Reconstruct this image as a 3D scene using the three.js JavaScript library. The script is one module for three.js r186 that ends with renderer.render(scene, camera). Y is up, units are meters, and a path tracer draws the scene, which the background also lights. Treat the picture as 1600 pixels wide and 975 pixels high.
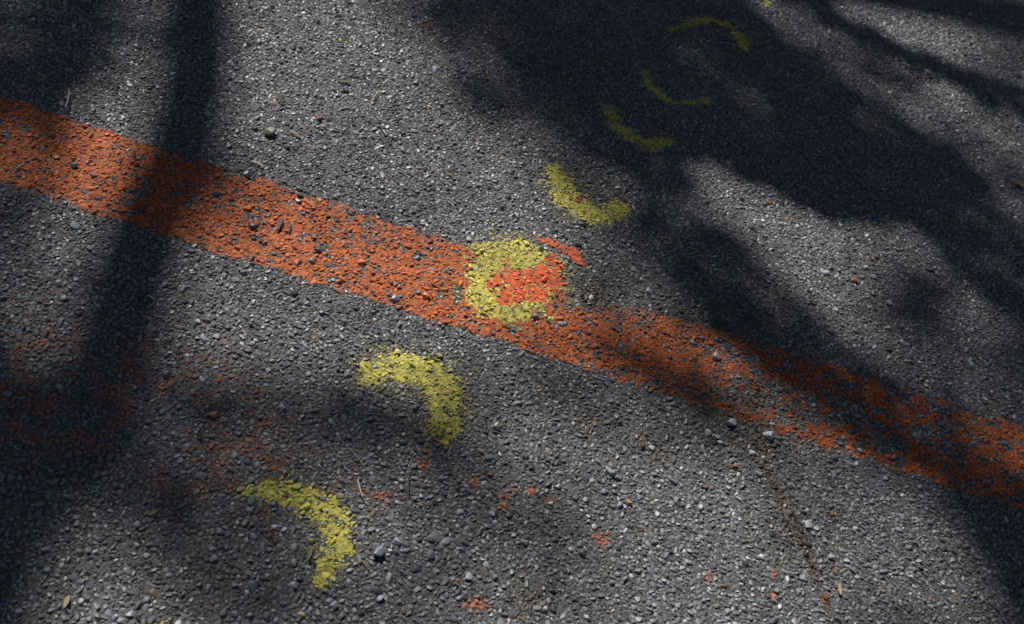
import * as THREE from 'three';
import { mergeVertices, toCreasedNormals } from 'three/addons/utils/BufferGeometryUtils.js';

// ---------------------------------------------------------------- camera, sky, sun, exposure
const W = 1600, HPX = 975, F = 1600;                 // picture size the measurements below were taken in, focal length in its pixels
const PITCH = 46.6 * Math.PI / 180, ROLL = 17.7 * Math.PI / 180, CAM_H = 1.0;
const scene = new THREE.Scene();
const camera = new THREE.PerspectiveCamera(2 * Math.atan(HPX / 2 / F) * 180 / Math.PI, W / HPX, 0.05, 2000);
const FWD = new THREE.Vector3(0, -Math.sin(PITCH), -Math.cos(PITCH));
const U0 = new THREE.Vector3(0, Math.cos(PITCH), -Math.sin(PITCH)), R0 = new THREE.Vector3(1, 0, 0);
const UP = U0.clone().multiplyScalar(Math.cos(ROLL)).addScaledVector(R0, -Math.sin(ROLL));
const RIGHT = R0.clone().multiplyScalar(Math.cos(ROLL)).addScaledVector(U0, Math.sin(ROLL));
camera.position.set(0, CAM_H, 0);
camera.up.copy(UP);
camera.lookAt(camera.position.clone().add(FWD));
camera.focus = 1.33;
camera.userData.fStop = 7;
scene.add(camera);

const SKY_L = 0.19;
const ELEV = 47 * Math.PI / 180;
const SUN = new THREE.Vector3(-0.65 * Math.cos(ELEV), Math.sin(ELEV), -0.76 * Math.cos(ELEV)).normalize();
{ // hazy pale blue sky, a little brighter towards the horizon and around the sun
  const w = 256, h = 128, d = new Float32Array(w * h * 4), v = new THREE.Vector3();
  for (let j = 0; j < h; j++) for (let i = 0; i < w; i++) {
    const th = (j + 0.5) / h * Math.PI - Math.PI / 2, ph = ((i + 0.5) / w - 0.5) * 2 * Math.PI;
    v.set(Math.cos(th) * Math.cos(ph), Math.sin(th), Math.cos(th) * Math.sin(ph));
    const e = Math.max(0, v.y), g = Math.pow(Math.max(0, v.dot(SUN)), 6), k = SKY_L * (0.8 + 0.5 * Math.pow(1 - e, 3) + 0.9 * g), o = (j * w + i) * 4, hz = Math.pow(1 - e, 4);
    d[o] = k * (0.46 + 0.22 * hz + 0.15 * g); d[o + 1] = k * (0.62 + 0.16 * hz + 0.1 * g); d[o + 2] = k; d[o + 3] = 1;
  }
  const t = new THREE.DataTexture(d, w, h, THREE.RGBAFormat, THREE.FloatType); t.mapping = THREE.EquirectangularReflectionMapping; t.magFilter = t.minFilter = THREE.LinearFilter; t.needsUpdate = true;
  scene.background = t; scene.environment = t;
}
const sun = new THREE.DirectionalLight(new THREE.Color(1, 0.965, 0.925), 5);
sun.position.copy(SUN).multiplyScalar(12).add(new THREE.Vector3(0, 0, -1));
sun.target.position.set(0, 0, -1);
sun.castShadow = true;
sun.shadow.mapSize.set(4096, 4096);
Object.assign(sun.shadow.camera, { left: -4, right: 4, top: 4, bottom: -4, near: 1, far: 30 });
scene.add(sun, sun.target);

const renderer = new THREE.WebGLRenderer({ antialias: true });
renderer.setSize(1024, 624);
renderer.toneMapping = THREE.LinearToneMapping;
renderer.toneMappingExposure = 1.1;
renderer.shadowMap.enabled = true;

// ---------------------------------------------------------------- helpers
function rng(seed) { let a = seed >>> 0; return () => { a = a + 0x6D2B79F5 | 0; let t = Math.imul(a ^ a >>> 15, 1 | a); t = t + Math.imul(t ^ t >>> 7, 61 | t) ^ t; return ((t ^ t >>> 14) >>> 0) / 4294967296; }; }
const R = rng(20240611);
const rr = (a, b) => a + (b - a) * R();
const clamp = (x, a = 0, b = 1) => Math.min(b, Math.max(a, x));
const sstep = (a, b, x) => { const t = clamp((x - a) / (b - a)); return t * t * (3 - 2 * t); };
const mix = (a, b, t) => a + (b - a) * t;
function h2(ix, iy, s) { let h = Math.imul(ix, 374761393) + Math.imul(iy, 668265263) + Math.imul(s, 974711) | 0; h = Math.imul(h ^ h >>> 13, 1274126177); return ((h ^ h >>> 16) >>> 0) / 4294967296; }
function vnoise(x, y, s = 0) {
  const ix = Math.floor(x), iy = Math.floor(y); let fx = x - ix, fy = y - iy;
  fx = fx * fx * (3 - 2 * fx); fy = fy * fy * (3 - 2 * fy);
  return mix(mix(h2(ix, iy, s), h2(ix + 1, iy, s), fx), mix(h2(ix, iy + 1, s), h2(ix + 1, iy + 1, s), fx), fy);
}
function fbm(x, y, s = 0, o = 3) { let v = 0, a = 0.5, t = 0; for (let i = 0; i < o; i++) { v += a * vnoise(x, y, s + i); t += a; a *= 0.5; x = x * 2.03 + 7.1; y = y * 2.03 + 3.7; } return v / t; }
function n3(x, y, z, s) { return (vnoise(x + z * 0.71, y - z * 0.53, s) + vnoise(y + x * 0.37, z - x * 0.61, s + 9) + vnoise(z + y * 0.43, x - y * 0.29, s + 17)) / 3; }

// the spot of ground measured at a place of the photograph, in metres [x, z]
function at(px, py) {
  const d = FWD.clone().multiplyScalar(F).addScaledVector(RIGHT, px - W / 2).addScaledVector(UP, HPX / 2 - py);
  const t = CAM_H / -d.y;
  return [d.x * t, d.z * t];
}
function toPx(x, z) {
  const v = new THREE.Vector3(x, -CAM_H, z), k = F / v.dot(FWD);
  return [W / 2 + v.dot(RIGHT) * k, HPX / 2 - v.dot(UP) * k];
}
const scaleAt = (px, py) => { const [x, z] = at(px, py); return F / new THREE.Vector3(x, -CAM_H, z).dot(FWD); };   // pixels per metre
// gentle unevenness of the road, metres
const bumpH = (x, z) => 0.0032 * (fbm(x * 14, z * 14, 51, 3) - 0.5) + 0.0022 * (fbm(x * 45, z * 45, 61, 2) - 0.5);

const counts = {};
function numbered(name) { const k = counts[name] = (counts[name] ?? -1) + 1; return k ? `${name}_${String(k).padStart(3, '0')}` : name; }
function thing(name, label, category, group, pos = [0, 0, 0]) {
  const o = new THREE.Group(); o.name = numbered(name); o.position.set(...pos);
  o.userData = { label, category }; if (group) o.userData.group = group;
  scene.add(o); return o;
}
function shade(o) { o.castShadow = true; o.receiveShadow = true; return o; }

// ---------------------------------------------------------------- paint masks (ground metres), measured from the photograph
function segDist(x, z, P) {           // distance to a ground polyline whose points carry a half width: <1 inside
  let best = 1e9;
  for (let i = 0; i + 1 < P.length; i++) {
    const [ax, az, ar] = P[i], [bx, bz, br] = P[i + 1];
    const dx = bx - ax, dz = bz - az, t = clamp(((x - ax) * dx + (z - az) * dz) / (dx * dx + dz * dz));
    const d = Math.hypot(x - ax - dx * t, z - az - dz * t) / mix(ar, br, t);
    if (d < best) best = d;
  }
  return best;
}
const stroke = pts => pts.map(([px, py, w]) => { const [x, z] = at(px, py); return [x, z, w / scaleAt(px, py)]; });
const ORANGE = [0.64, 0.152, 0.026], YELLOW = [0.68, 0.61, 0.11], FLUO = [0.90, 0.155, 0.035], FADED = [0.44, 0.155, 0.075];

// the line: its two edges as ground lines
const edgeA = [at(0, 150), at(1600, 668)], edgeB = [at(0, 285), at(1600, 800)];
function side(x, z, [[ax, az], [bx, bz]]) { const l = Math.hypot(bx - ax, bz - az); return ((x - ax) * (bz - az) - (z - az) * (bx - ax)) / l; }
const lineSign = Math.sign(side(...at(800, 480), edgeA));
function lineMask(x, z) {
  const a = side(x, z, edgeA) * lineSign, b = -side(x, z, edgeB) * lineSign;
  if (a < -0.05 || b < -0.05) return 0;
  const [px, py] = toPx(x, z);
  const wob = 0.014 * (fbm(x * 40, z * 40, 5, 2) - 0.5) + 0.010 * (vnoise(x * 150, z * 150, 6) - 0.5);
  const soft = px > 850 && px < 1090 ? 0.026 : 0.010;
  let m = sstep(-0.004, soft * 0.7, a + wob) * sstep(-0.003, 0.006, b + wob * 0.8);
  // wear
  let wear = 0.04 + 0.25 * sstep(0.45, 0.75, fbm(x * 22, z * 22, 12, 3));
  wear += 0.75 * sstep(0.50, 0.62, 0.65 * vnoise(x * 105, z * 105, 31) + 0.35 * vnoise(x * 48, z * 48, 32)) * sstep(980, 1300, px);
  wear += 0.6 * sstep(0.70, 0.8, vnoise(x * 120, z * 120, 33)) + 0.25 * sstep(0.54, 0.68, fbm(x * 70, z * 70, 35, 2));
  wear += 0.95 * Math.exp(-(((px - 935) / 60) ** 2) - ((py - 450) / 34) ** 2);
  wear += 0.5 * Math.exp(-(((px - 1180) / 60) ** 2) - ((py - 612) / 34) ** 2);
  wear += 0.4 * Math.exp(-(((px - 1000) / 80) ** 2) - ((py - 480) / 22) ** 2);
  wear += 0.30 * Math.exp(-(((px - 1080) / 70) ** 2) - ((py - 620) / 22) ** 2);
  wear += 0.22 * Math.exp(-(((px - 250) / 90) ** 2) - ((py - 290) / 45) ** 2);
  return m * clamp(1 - wear);
}
const strokeMask = (P, soft, seed, rough = 0.35) => (x, z) => {
  const d = segDist(x, z, P); if (d > 3.2) return 0;
  const e = d * 0.9 + rough * (fbm(x * 60, z * 60, seed, 3) - 0.5) * 1.9 + 0.45 * (vnoise(x * 190, z * 190, seed + 40) - 0.5);
  const thin = mix(0.55, 1, sstep(0.22, 0.5, vnoise(x * 85, z * 85, seed + 70)));
  return Math.max((1 - sstep(0.75 - soft * 0.5, 1.05 + soft * 0.6, e)) * thin, 0.40 * (1 - sstep(0.9, 2.4, e)) * mix(0.3, 1, vnoise(x * 150, z * 150, seed)));
};
const ringC = at(797, 440);
const ringPx = (x, z) => { const [px, py] = toPx(x, z); return [(px - 801) / 79, (py - 439) / 66]; };
function blobMask(px, py, rx, ry, soft, seed, rough = 0.8) {
  return (x, z) => { const [qx, qy] = toPx(x, z); const d = Math.hypot((qx - px) / rx, (qy - py) / ry); if (d > 2.2) return 0; return 0.62 - 0.62 * sstep(1 - soft, 1 + soft, d + rough * (0.6 * fbm(x * 70, z * 70, seed, 3) + 0.4 * vnoise(x * 200, z * 200, seed) - 0.5)); };
}
// one row per painted mark: name, label, category, group, colour, mask; later rows lie on top of earlier ones
const MARKS = [
  { name: 'painted_line', label: 'long worn orange painted line running diagonally across the asphalt', category: 'painted line', color: ORANGE, mask: lineMask },
  { name: 'faded_overspray', label: 'faded rusty orange overspray spread over shaded asphalt at lower left', category: 'paint stain', color: FADED,
    mask: (x, z) => { const [px, py] = toPx(x, z); const e = Math.exp(-(((px - 110) / 300) ** 2) - ((py - 620 - (px - 150) * 0.16) / 110) ** 2) + 0.75 * Math.exp(-(((px - 390) / 110) ** 2) - ((py - 760) / 75) ** 2) + 0.5 * Math.exp(-(((px - 590) / 110) ** 2) - ((py - 770) / 34) ** 2); return 0.85 * clamp(e * 1.3) * sstep(0.34, 0.62, fbm(x * 42, z * 42, 77, 3)) * mix(0.1, 1.35, vnoise(x * 150, z * 150, 8)); } },
  { name: 'yellow_spray_mark', label: 'bright yellow curved spray mark nearest the bottom edge, furthest left', category: 'spray mark', color: YELLOW, group: 'row of curved yellow spray marks',
    mask: strokeMask(stroke([[396, 769, 12], [430, 770, 21], [470, 779, 26], [505, 796, 28], [526, 826, 26], [523, 858, 23], [510, 888, 17], [500, 910, 10]]), 0.45, 3) },
  { name: 'yellow_spray_mark', label: 'yellow hook shaped spray mark just below the orange line', category: 'spray mark', color: YELLOW, group: 'row of curved yellow spray marks',
    mask: strokeMask(stroke([[582, 584, 24], [620, 572, 30], [660, 584, 34], [688, 606, 32], [701, 635, 26], [697, 665, 22], [690, 684, 14]]), 0.5, 4) },
  { name: 'yellow_spray_mark', label: 'yellow ring shaped spray mark on the orange line', category: 'spray mark', color: YELLOW, group: 'row of curved yellow spray marks',
    mask: (x, z) => { const [u, v] = ringPx(x, z); if (Math.abs(u) > 1.6 || Math.abs(v) > 1.6) return 0; const d = Math.hypot(u, v) * 0.97 + 0.4 * (fbm(x * 55, z * 55, 21, 3) - 0.5) + 0.3 * (vnoise(x * 180, z * 180, 23) - 0.5); const gap = 1 - 0.12 * sstep(0.25, 0.7, u) * sstep(0.55, 0, Math.abs(v + 0.35)) ; return Math.max((1 - sstep(0.72, 1.14, d)) * gap, 0.3 * (1 - sstep(0.95, 1.5, d))); } },
  { name: 'yellow_spray_mark', label: 'yellow curved spray mark above the orange line, half in sun', category: 'spray mark', color: YELLOW, group: 'row of curved yellow spray marks',
    mask: strokeMask(stroke([[867, 266, 13], [874, 288, 20], [890, 314, 23], [918, 334, 22], [945, 336, 19], [972, 326, 13]]), 0.5, 5) },
  { name: 'yellow_spray_mark', label: 'dark yellow curved spray mark fully in deep shade, upper centre right', category: 'spray mark', color: YELLOW, group: 'row of curved yellow spray marks',
    mask: strokeMask(stroke([[954, 174, 9], [962, 196, 12], [985, 216, 12], [1015, 229, 12], [1046, 222, 10]]), 0.6, 6, 0.7) },
  { name: 'yellow_spray_mark', label: 'thin broken yellow spray arc in the shade, curved like a bowl', category: 'spray mark', color: YELLOW, group: 'row of curved yellow spray marks',
    mask: strokeMask(stroke([[1008, 112, 6], [1013, 132, 7], [1032, 152, 8], [1060, 162, 4.5], [1102, 160, 6]]), 0.7, 7, 1.0) },
  { name: 'yellow_spray_mark', label: 'thin yellow spray arch in the shade near the top edge', category: 'spray mark', color: YELLOW, group: 'row of curved yellow spray marks',
    mask: strokeMask(stroke([[1048, 47, 6], [1068, 40, 5], [1085, 33, 8], [1118, 32, 7], [1142, 42, 7], [1160, 58, 8], [1160, 74, 7]]), 0.7, 9, 1.0) },
  { name: 'yellow_spray_mark', label: 'small yellow spray fleck cut by the top edge', category: 'spray mark', color: YELLOW, group: 'row of curved yellow spray marks',
    mask: strokeMask(stroke([[1190, -12, 6], [1199, 8, 5]]), 0.6, 10) },
  { name: 'yellow_spray_mark', label: 'small dull yellow spray fleck cut by the bottom edge', category: 'spray mark', color: YELLOW, group: 'row of curved yellow spray marks',
    mask: (x, z) => 0.5 * strokeMask(stroke([[235, 978, 5], [250, 974, 6], [265, 978, 5]]), 0.7, 11, 0.8)(x, z) },
  { name: 'orange_spray_dot', label: 'vivid red orange spray dot inside the yellow ring', category: 'spray mark', color: FLUO,
    mask: (x, z) => { const n = 0.7 * (fbm(x * 60, z * 60, 41, 3) - 0.5) + 0.5 * (vnoise(x * 170, z * 170, 43) - 0.5); const [px, py] = toPx(x, z); const q = (cx, cy, rx, ry) => Math.hypot((px - cx) / rx, (py - cy) / ry); const m = Math.min(q(814, 444, 55, 30), q(856, 432, 29, 28), q(800, 466, 22, 18), q(790, 414, 8, 18), q(822, 458, 30, 16)); return (1 - sstep(0.66, 1.2, m + n)) * mix(0.6, 1, sstep(0.25, 0.45, vnoise(x * 120, z * 120, 47))); } },
  { name: 'orange_spray_streak', label: 'short vivid orange spray streak above the yellow ring', category: 'spray mark', color: FLUO,
    mask: strokeMask(stroke([[846, 374, 5], [870, 384, 8], [892, 396, 9], [910, 412, 4]]), 0.8, 13, 0.8) },
  ...[[905, 311, 7, 9, 'on the yellow curve above the line'], [794, 770, 11, 13, 'biggest of the row below the yellow hook'], [745, 753, 9, 12, 'left of the biggest fleck'], [662, 728, 8, 8, 'right of the pale needle'], [669, 703, 9, 5, 'just under the yellow hook'],
    [828, 772, 5, 11, 'tall and thin, right of the biggest fleck'], [857, 782, 9, 5, 'wide and low in the grey stones'], [784, 792, 8, 5, 'just under the biggest fleck'], [940, 843, 15, 11, 'alone on the shaded lower middle asphalt'], [1207, 897, 7, 8, 'bright on sunlit stones at lower right'], [1209, 933, 7, 7, 'lowest on the sunlit right asphalt'],
    [1107, 900, 6, 9, 'left of two on sunlit stones'], [1290, 940, 9, 12, 'pale, near the lower right'], [590, 775, 22, 9, 'wide and broken beside the pale needle'], [340, 592, 13, 9, 'at the sunlit edge of the overspray'], [667, 40, 6, 4, 'tiny, by the top shade'], [745, 945, 20, 10, 'broken, near the bottom edge'], [425, 728, 10, 9, 'broken, above the lowest yellow mark']]
    .map(([px, py, rx, ry, where], i) => ({ name: 'orange_paint_fleck', label: `orange paint fleck ${where}`, category: 'paint fleck', group: 'stray orange paint flecks', color: [0.55, 0.17, 0.075], mask: blobMask(px, py, rx * (px > 1000 ? 0.75 : 0.95), ry * (px > 1000 ? 0.75 : 0.95), 0.8, 90 + i, 1.7) })),
];
// quick bounds of every mask in picture space, so that most stones skip most masks
for (const m of MARKS) {
  let b = [1e9, 1e9, -1e9, -1e9], n = 0;
  for (let py = -160; py <= 1140; py += 6) for (let px = -260; px <= 1860; px += 6) if (m.mask(...at(px, py)) > 0.02) { n++; b = [Math.min(b[0], px), Math.min(b[1], py), Math.max(b[2], px), Math.max(b[3], py)]; }
  m.box = n ? [b[0] - 14, b[1] - 14, b[2] + 14, b[3] + 14] : null;
  if (!n) console.log('empty mask', m.label);
}
MARKS[0].box = [-1e9, -1e9, 1e9, 1e9];
function paintAt(x, z, px, py) {          // [index of the topmost mark, coverage]
  let hit = -1, cov = 0;
  for (let i = MARKS.length - 1; i >= 0; i--) {
    const m = MARKS[i], b = m.box; if (!b || px < b[0] || px > b[2] || py < b[1] || py > b[3]) continue;
    const c = m.mask(x, z); if (c > 0.06 && (hit < 0 || c > 0.5 && cov < 0.3)) { hit = i; cov = c; if (c > 0.35) break; }
  }
  return [hit, cov];
}
// dirt ground into the road: 1 clean .. 0 black brown
const STAINS = [[1190, 690, 75, 42, 0.8], [1150, 625, 70, 34, 0.65], [1040, 600, 60, 26, 0.4], [1000, 690, 70, 30, 0.6], [830, 935, 55, 40, 0.75], [1230, 800, 45, 55, 0.45], [1240, 870, 40, 40, 0.25], [940, 460, 62, 38, 0.75], [820, 610, 90, 25, 0.25], [1110, 495, 80, 40, 0.5], [700, 650, 70, 40, 0.25], [1380, 480, 60, 45, 0.2], [880, 820, 60, 40, 0.18], [350, 860, 90, 90, 0.2], [640, 60, 70, 30, 0.15]];
const CRACK = stroke([[1165, 690, 9], [1195, 735, 7], [1215, 775, 8], [1240, 820, 10], [1262, 862, 8], [1275, 905, 6], [1300, 965, 6], [1330, 1040, 6]]);
function dirtAt(x, z, px, py) {
  let d = 0.16 * sstep(0.5, 0.75, fbm(x * 11, z * 11, 120, 3));
  for (const [sx, sy, rx, ry, k] of STAINS) { const e = ((px - sx) / rx) ** 2 + ((py - sy) / ry) ** 2; if (e < 5) d += k * Math.exp(-e) * mix(0.5, 1.4, fbm(x * 30, z * 30, 130, 2)); }
  d += 0.8 * clamp(1.6 - segDist(x, z, CRACK) + 1.2 * (fbm(x * 70, z * 70, 133, 2) - 0.5));
  return clamp(d, 0, 0.85);
}

// ---------------------------------------------------------------- stone shapes
function icosphere(n) { let g = new THREE.IcosahedronGeometry(1, n); g.deleteAttribute('normal'); g.deleteAttribute('uv'); return mergeVertices(g, 1e-5); }
function stoneGeometry(seed, detail, lump = 0.2, cuts = 9) {
  const r = rng(seed), g = icosphere(detail), p = g.attributes.position, planes = [];
  for (let i = 0; i < cuts; i++) { const a = r() * 6.283, y = r() * 1.5 - 0.55, q = Math.sqrt(Math.max(0, 1 - Math.min(1, y * y))); planes.push([q * Math.cos(a), Math.min(1, y), q * Math.sin(a), 0.44 + 0.34 * r()]); }
  planes.push([0.5 * (r() - 0.5), 0.97, 0.5 * (r() - 0.5), 0.5 + 0.2 * r()]);
  for (let i = 0; i < p.count; i++) {
    let x = p.getX(i), y = p.getY(i), z = p.getZ(i);
    const k = 1 + lump * 2 * (n3(x * 1.3 + seed, y * 1.3, z * 1.3, seed) - 0.5) + lump * 0.5 * (n3(x * 3.5, y * 3.5 + seed, z * 3.5, seed + 3) - 0.5);
    x *= k; y *= k; z *= k;
    for (const [nx, ny, nz, d] of planes) { const e = x * nx + y * ny + z * nz - d; if (e > 0) { const s = e * 0.92; x -= nx * s; y -= ny * s; z -= nz * s; } }
    p.setXYZ(i, x, y, z);
  }
  g.computeVertexNormals(); return g;
}
const NV = 12, STONES = [], CAPS = [[], []];
for (let v = 0; v < NV; v++) STONES.push(stoneGeometry(100 + v * 7, 2));
// paint that caught on the upper faces of a stone; kind 0 nearly whole, kind 1 patchy
function capGeometry(src, seed, patchy) {
  const g = src.clone(), p = g.attributes.position, idx = g.index.array, out = [];
  for (let t = 0; t < idx.length; t += 3) {
    let cx = 0, cy = 0, cz = 0; for (let k = 0; k < 3; k++) { cx += p.getX(idx[t + k]) / 3; cy += p.getY(idx[t + k]) / 3; cz += p.getZ(idx[t + k]) / 3; }
    const n = n3(cx * 1.6 + seed, cy * 1.6, cz * 1.6, seed);
    if (patchy ? cy > -0.1 && n > 0.47 : cy > -0.42 + 0.2 * n && n > 0.30) out.push(idx[t], idx[t + 1], idx[t + 2]);
  }
  const q = new THREE.BufferGeometry(); const pos = p.array.slice(); for (let i = 0; i < pos.length; i++) pos[i] *= 1.035;
  q.setAttribute('position', new THREE.BufferAttribute(pos, 3)); q.setAttribute('normal', g.attributes.normal.clone()); q.setIndex(out); return q;
}
const crease = g => toCreasedNormals(g, 0.42);
for (let v = 0; v < NV; v++) { CAPS[0].push(capGeometry(STONES[v], 200 + v, false)); CAPS[1].push(capGeometry(STONES[v], 300 + v, true)); }
for (let v = 0; v < NV; v++) { STONES[v] = crease(STONES[v]); CAPS[0][v] = crease(CAPS[0][v]); CAPS[1][v] = crease(CAPS[1][v]); }
const GRITS = [0, 1, 2, 3].map(v => stoneGeometry(500 + v * 3, 1, 0.22, 4));

// ---------------------------------------------------------------- textures and materials
function dataTex(n, fn, srgb) {
  const d = new Uint8Array(n * n * 4);
  for (let y = 0; y < n; y++) for (let x = 0; x < n; x++) { const c = fn(x / n, y / n), i = (y * n + x) * 4; d[i] = c[0] * 255; d[i + 1] = c[1] * 255; d[i + 2] = c[2] * 255; d[i + 3] = 255; }
  const t = new THREE.DataTexture(d, n, n); t.wrapS = t.wrapT = THREE.RepeatWrapping; t.magFilter = t.minFilter = THREE.LinearFilter; if (srgb) t.colorSpace = THREE.SRGBColorSpace; t.needsUpdate = true; return t;
}
function tileNoise(u, v, f, s) {       // value noise that wraps after f cells
  const x = u * f, y = v * f, ix = Math.floor(x), iy = Math.floor(y); let fx = x - ix, fy = y - iy; fx = fx * fx * (3 - 2 * fx); fy = fy * fy * (3 - 2 * fy);
  const w = k => ((k % f) + f) % f;
  return mix(mix(h2(w(ix), w(iy), s), h2(w(ix + 1), w(iy), s), fx), mix(h2(w(ix), w(iy + 1), s), h2(w(ix + 1), w(iy + 1), s), fx), fy);
}
const grain = (u, v) => 0.5 * tileNoise(u, v, 160, 1) + 0.3 * tileNoise(u, v, 330, 2) + 0.2 * tileNoise(u, v, 40, 3);
const matrixMap = dataTex(1024, (u, v) => { const g = grain(u, v), k = 0.30 + 0.30 * g + (tileNoise(u, v, 330, 7) > 0.86 ? 0.14 : 0); const b = tileNoise(u, v, 24, 5) * 0.03; return [clamp(k + b), clamp(k + b * 0.4), clamp(k - b * 0.6)]; }, true);
const matrixBump = dataTex(1024, (u, v) => { const g = grain(u, v); return [g, g, g]; });
const roadMat = new THREE.MeshStandardMaterial({ name: 'asphalt binder', map: matrixMap, bumpMap: matrixBump, bumpScale: 0.0012, roughness: 0.85, color: new THREE.Color(0.5, 0.5, 0.5) });
const stoneMat = new THREE.MeshStandardMaterial({ name: 'grey road stone', roughness: 0.45, color: 0xffffff });
const gritMat = new THREE.MeshStandardMaterial({ name: 'fine road grit', roughness: 0.7, color: 0xffffff });
const paintMat = new THREE.MeshStandardMaterial({ name: 'dried spray paint', roughness: 0.78, color: 0xffffff, side: THREE.DoubleSide });

// ---------------------------------------------------------------- the road: one sheet to the horizon, fine where the picture looks
const frame = [at(0, 0), at(W, 0), at(W, HPX), at(0, HPX)];
const FX = [Math.min(...frame.map(p => p[0])), Math.max(...frame.map(p => p[0]))], FZ = [Math.min(...frame.map(p => p[1])), Math.max(...frame.map(p => p[1]))];
console.log('frame ground', FX, FZ, 'px/m', scaleAt(0, 0), scaleAt(W, 0), scaleAt(800, 487), scaleAt(0, HPX), scaleAt(W, HPX));
function gradedAxis(a, b, step, far) { const l = []; for (let x = a; x <= b; x += step) l.push(x); let s = step, x = l[l.length - 1]; while (x < far) { s *= 1.35; x += s; l.push(x); } s = step; x = a; while (x > -far) { s *= 1.35; x -= s; l.unshift(x); } return l; }
const GX = gradedAxis(FX[0] - 0.95, FX[1] + 0.95, 0.009, 400), GZ = gradedAxis(FZ[0] - 1.25, FZ[1] + 0.45, 0.009, 400);
const fadeOut = (x, z) => sstep(6, 2, Math.hypot(x, z + 1));
{
  const pos = [], uv = [], idx = [], nx = GX.length;
  for (const z of GZ) for (const x of GX) { pos.push(x, bumpH(x, z) * fadeOut(x, z), z); uv.push(x / 0.31, z / 0.31); }
  for (let j = 0; j + 1 < GZ.length; j++) for (let i = 0; i + 1 < nx; i++) { const a = j * nx + i; idx.push(a, a + nx, a + 1, a + 1, a + nx, a + nx + 1); }
  const g = new THREE.BufferGeometry(); g.setAttribute('position', new THREE.Float32BufferAttribute(pos, 3)); g.setAttribute('uv', new THREE.Float32BufferAttribute(uv, 2)); g.setIndex(idx); g.computeVertexNormals();
  globalThis.__road = shade(new THREE.Mesh(g, roadMat));
}
const road = globalThis.__road; road.name = 'road_surface'; road.userData = { kind: 'structure', label: 'weathered grey asphalt road with exposed stone chips' };
scene.add(road);

// pack stones: bigger ones first, none closer than their radii allow
const CELL = 0.012, grid = new Map(), all = [];
const key = (i, j) => i * 65536 + j;
function tryPut(x, z, r, gap) {
  const i = Math.floor(x / CELL) + 4096, j = Math.floor(z / CELL) + 4096;
  for (let a = -1; a <= 1; a++) for (let b = -1; b <= 1; b++) { const l = grid.get(key(i + a, j + b)); if (l) for (const s of l) { const q = (s.r + r) * gap; if ((s.x - x) ** 2 + (s.z - z) ** 2 < q * q) return null; } }
  const s = { x, z, r }; const k = key(i, j); if (!grid.has(k)) grid.set(k, []); grid.get(k).push(s); all.push(s); return s;
}
const X0 = FX[0] - 0.9, X1 = FX[1] + 0.9, Z0 = FZ[0] - 1.2, Z1 = FZ[1] + 0.4;
const visible = (px, py, m) => px > -m && px < W + m && py > -m && py < HPX + m;
const AREA = (X1 - X0) * (Z1 - Z0);
const PASSES = [[0.0056, 0.0068, 45, 0.9, 760], [0.0046, 0.0056, 260, 0.86, 760], [0.0036, 0.0046, 3000, 0.80, 760], [0.0027, 0.0036, 24000, 0.78, 700], [0.0020, 0.0027, 70000, 0.78, 400], [0.0014, 0.0020, 150000, 0.78, 120], [0.0009, 0.0014, 160000, 0.78, 30]];
for (const [a, b, perM2, gap, m] of PASSES) {
  for (let n = Math.round(perM2 * AREA); n--;) { const x = rr(X0, X1), z = rr(Z0, Z1), [px, py] = toPx(x, z); if (visible(px, py, m)) tryPut(x, z, rr(a, b), gap); }
}
console.log('stones', all.length, 'area', AREA);

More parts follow.
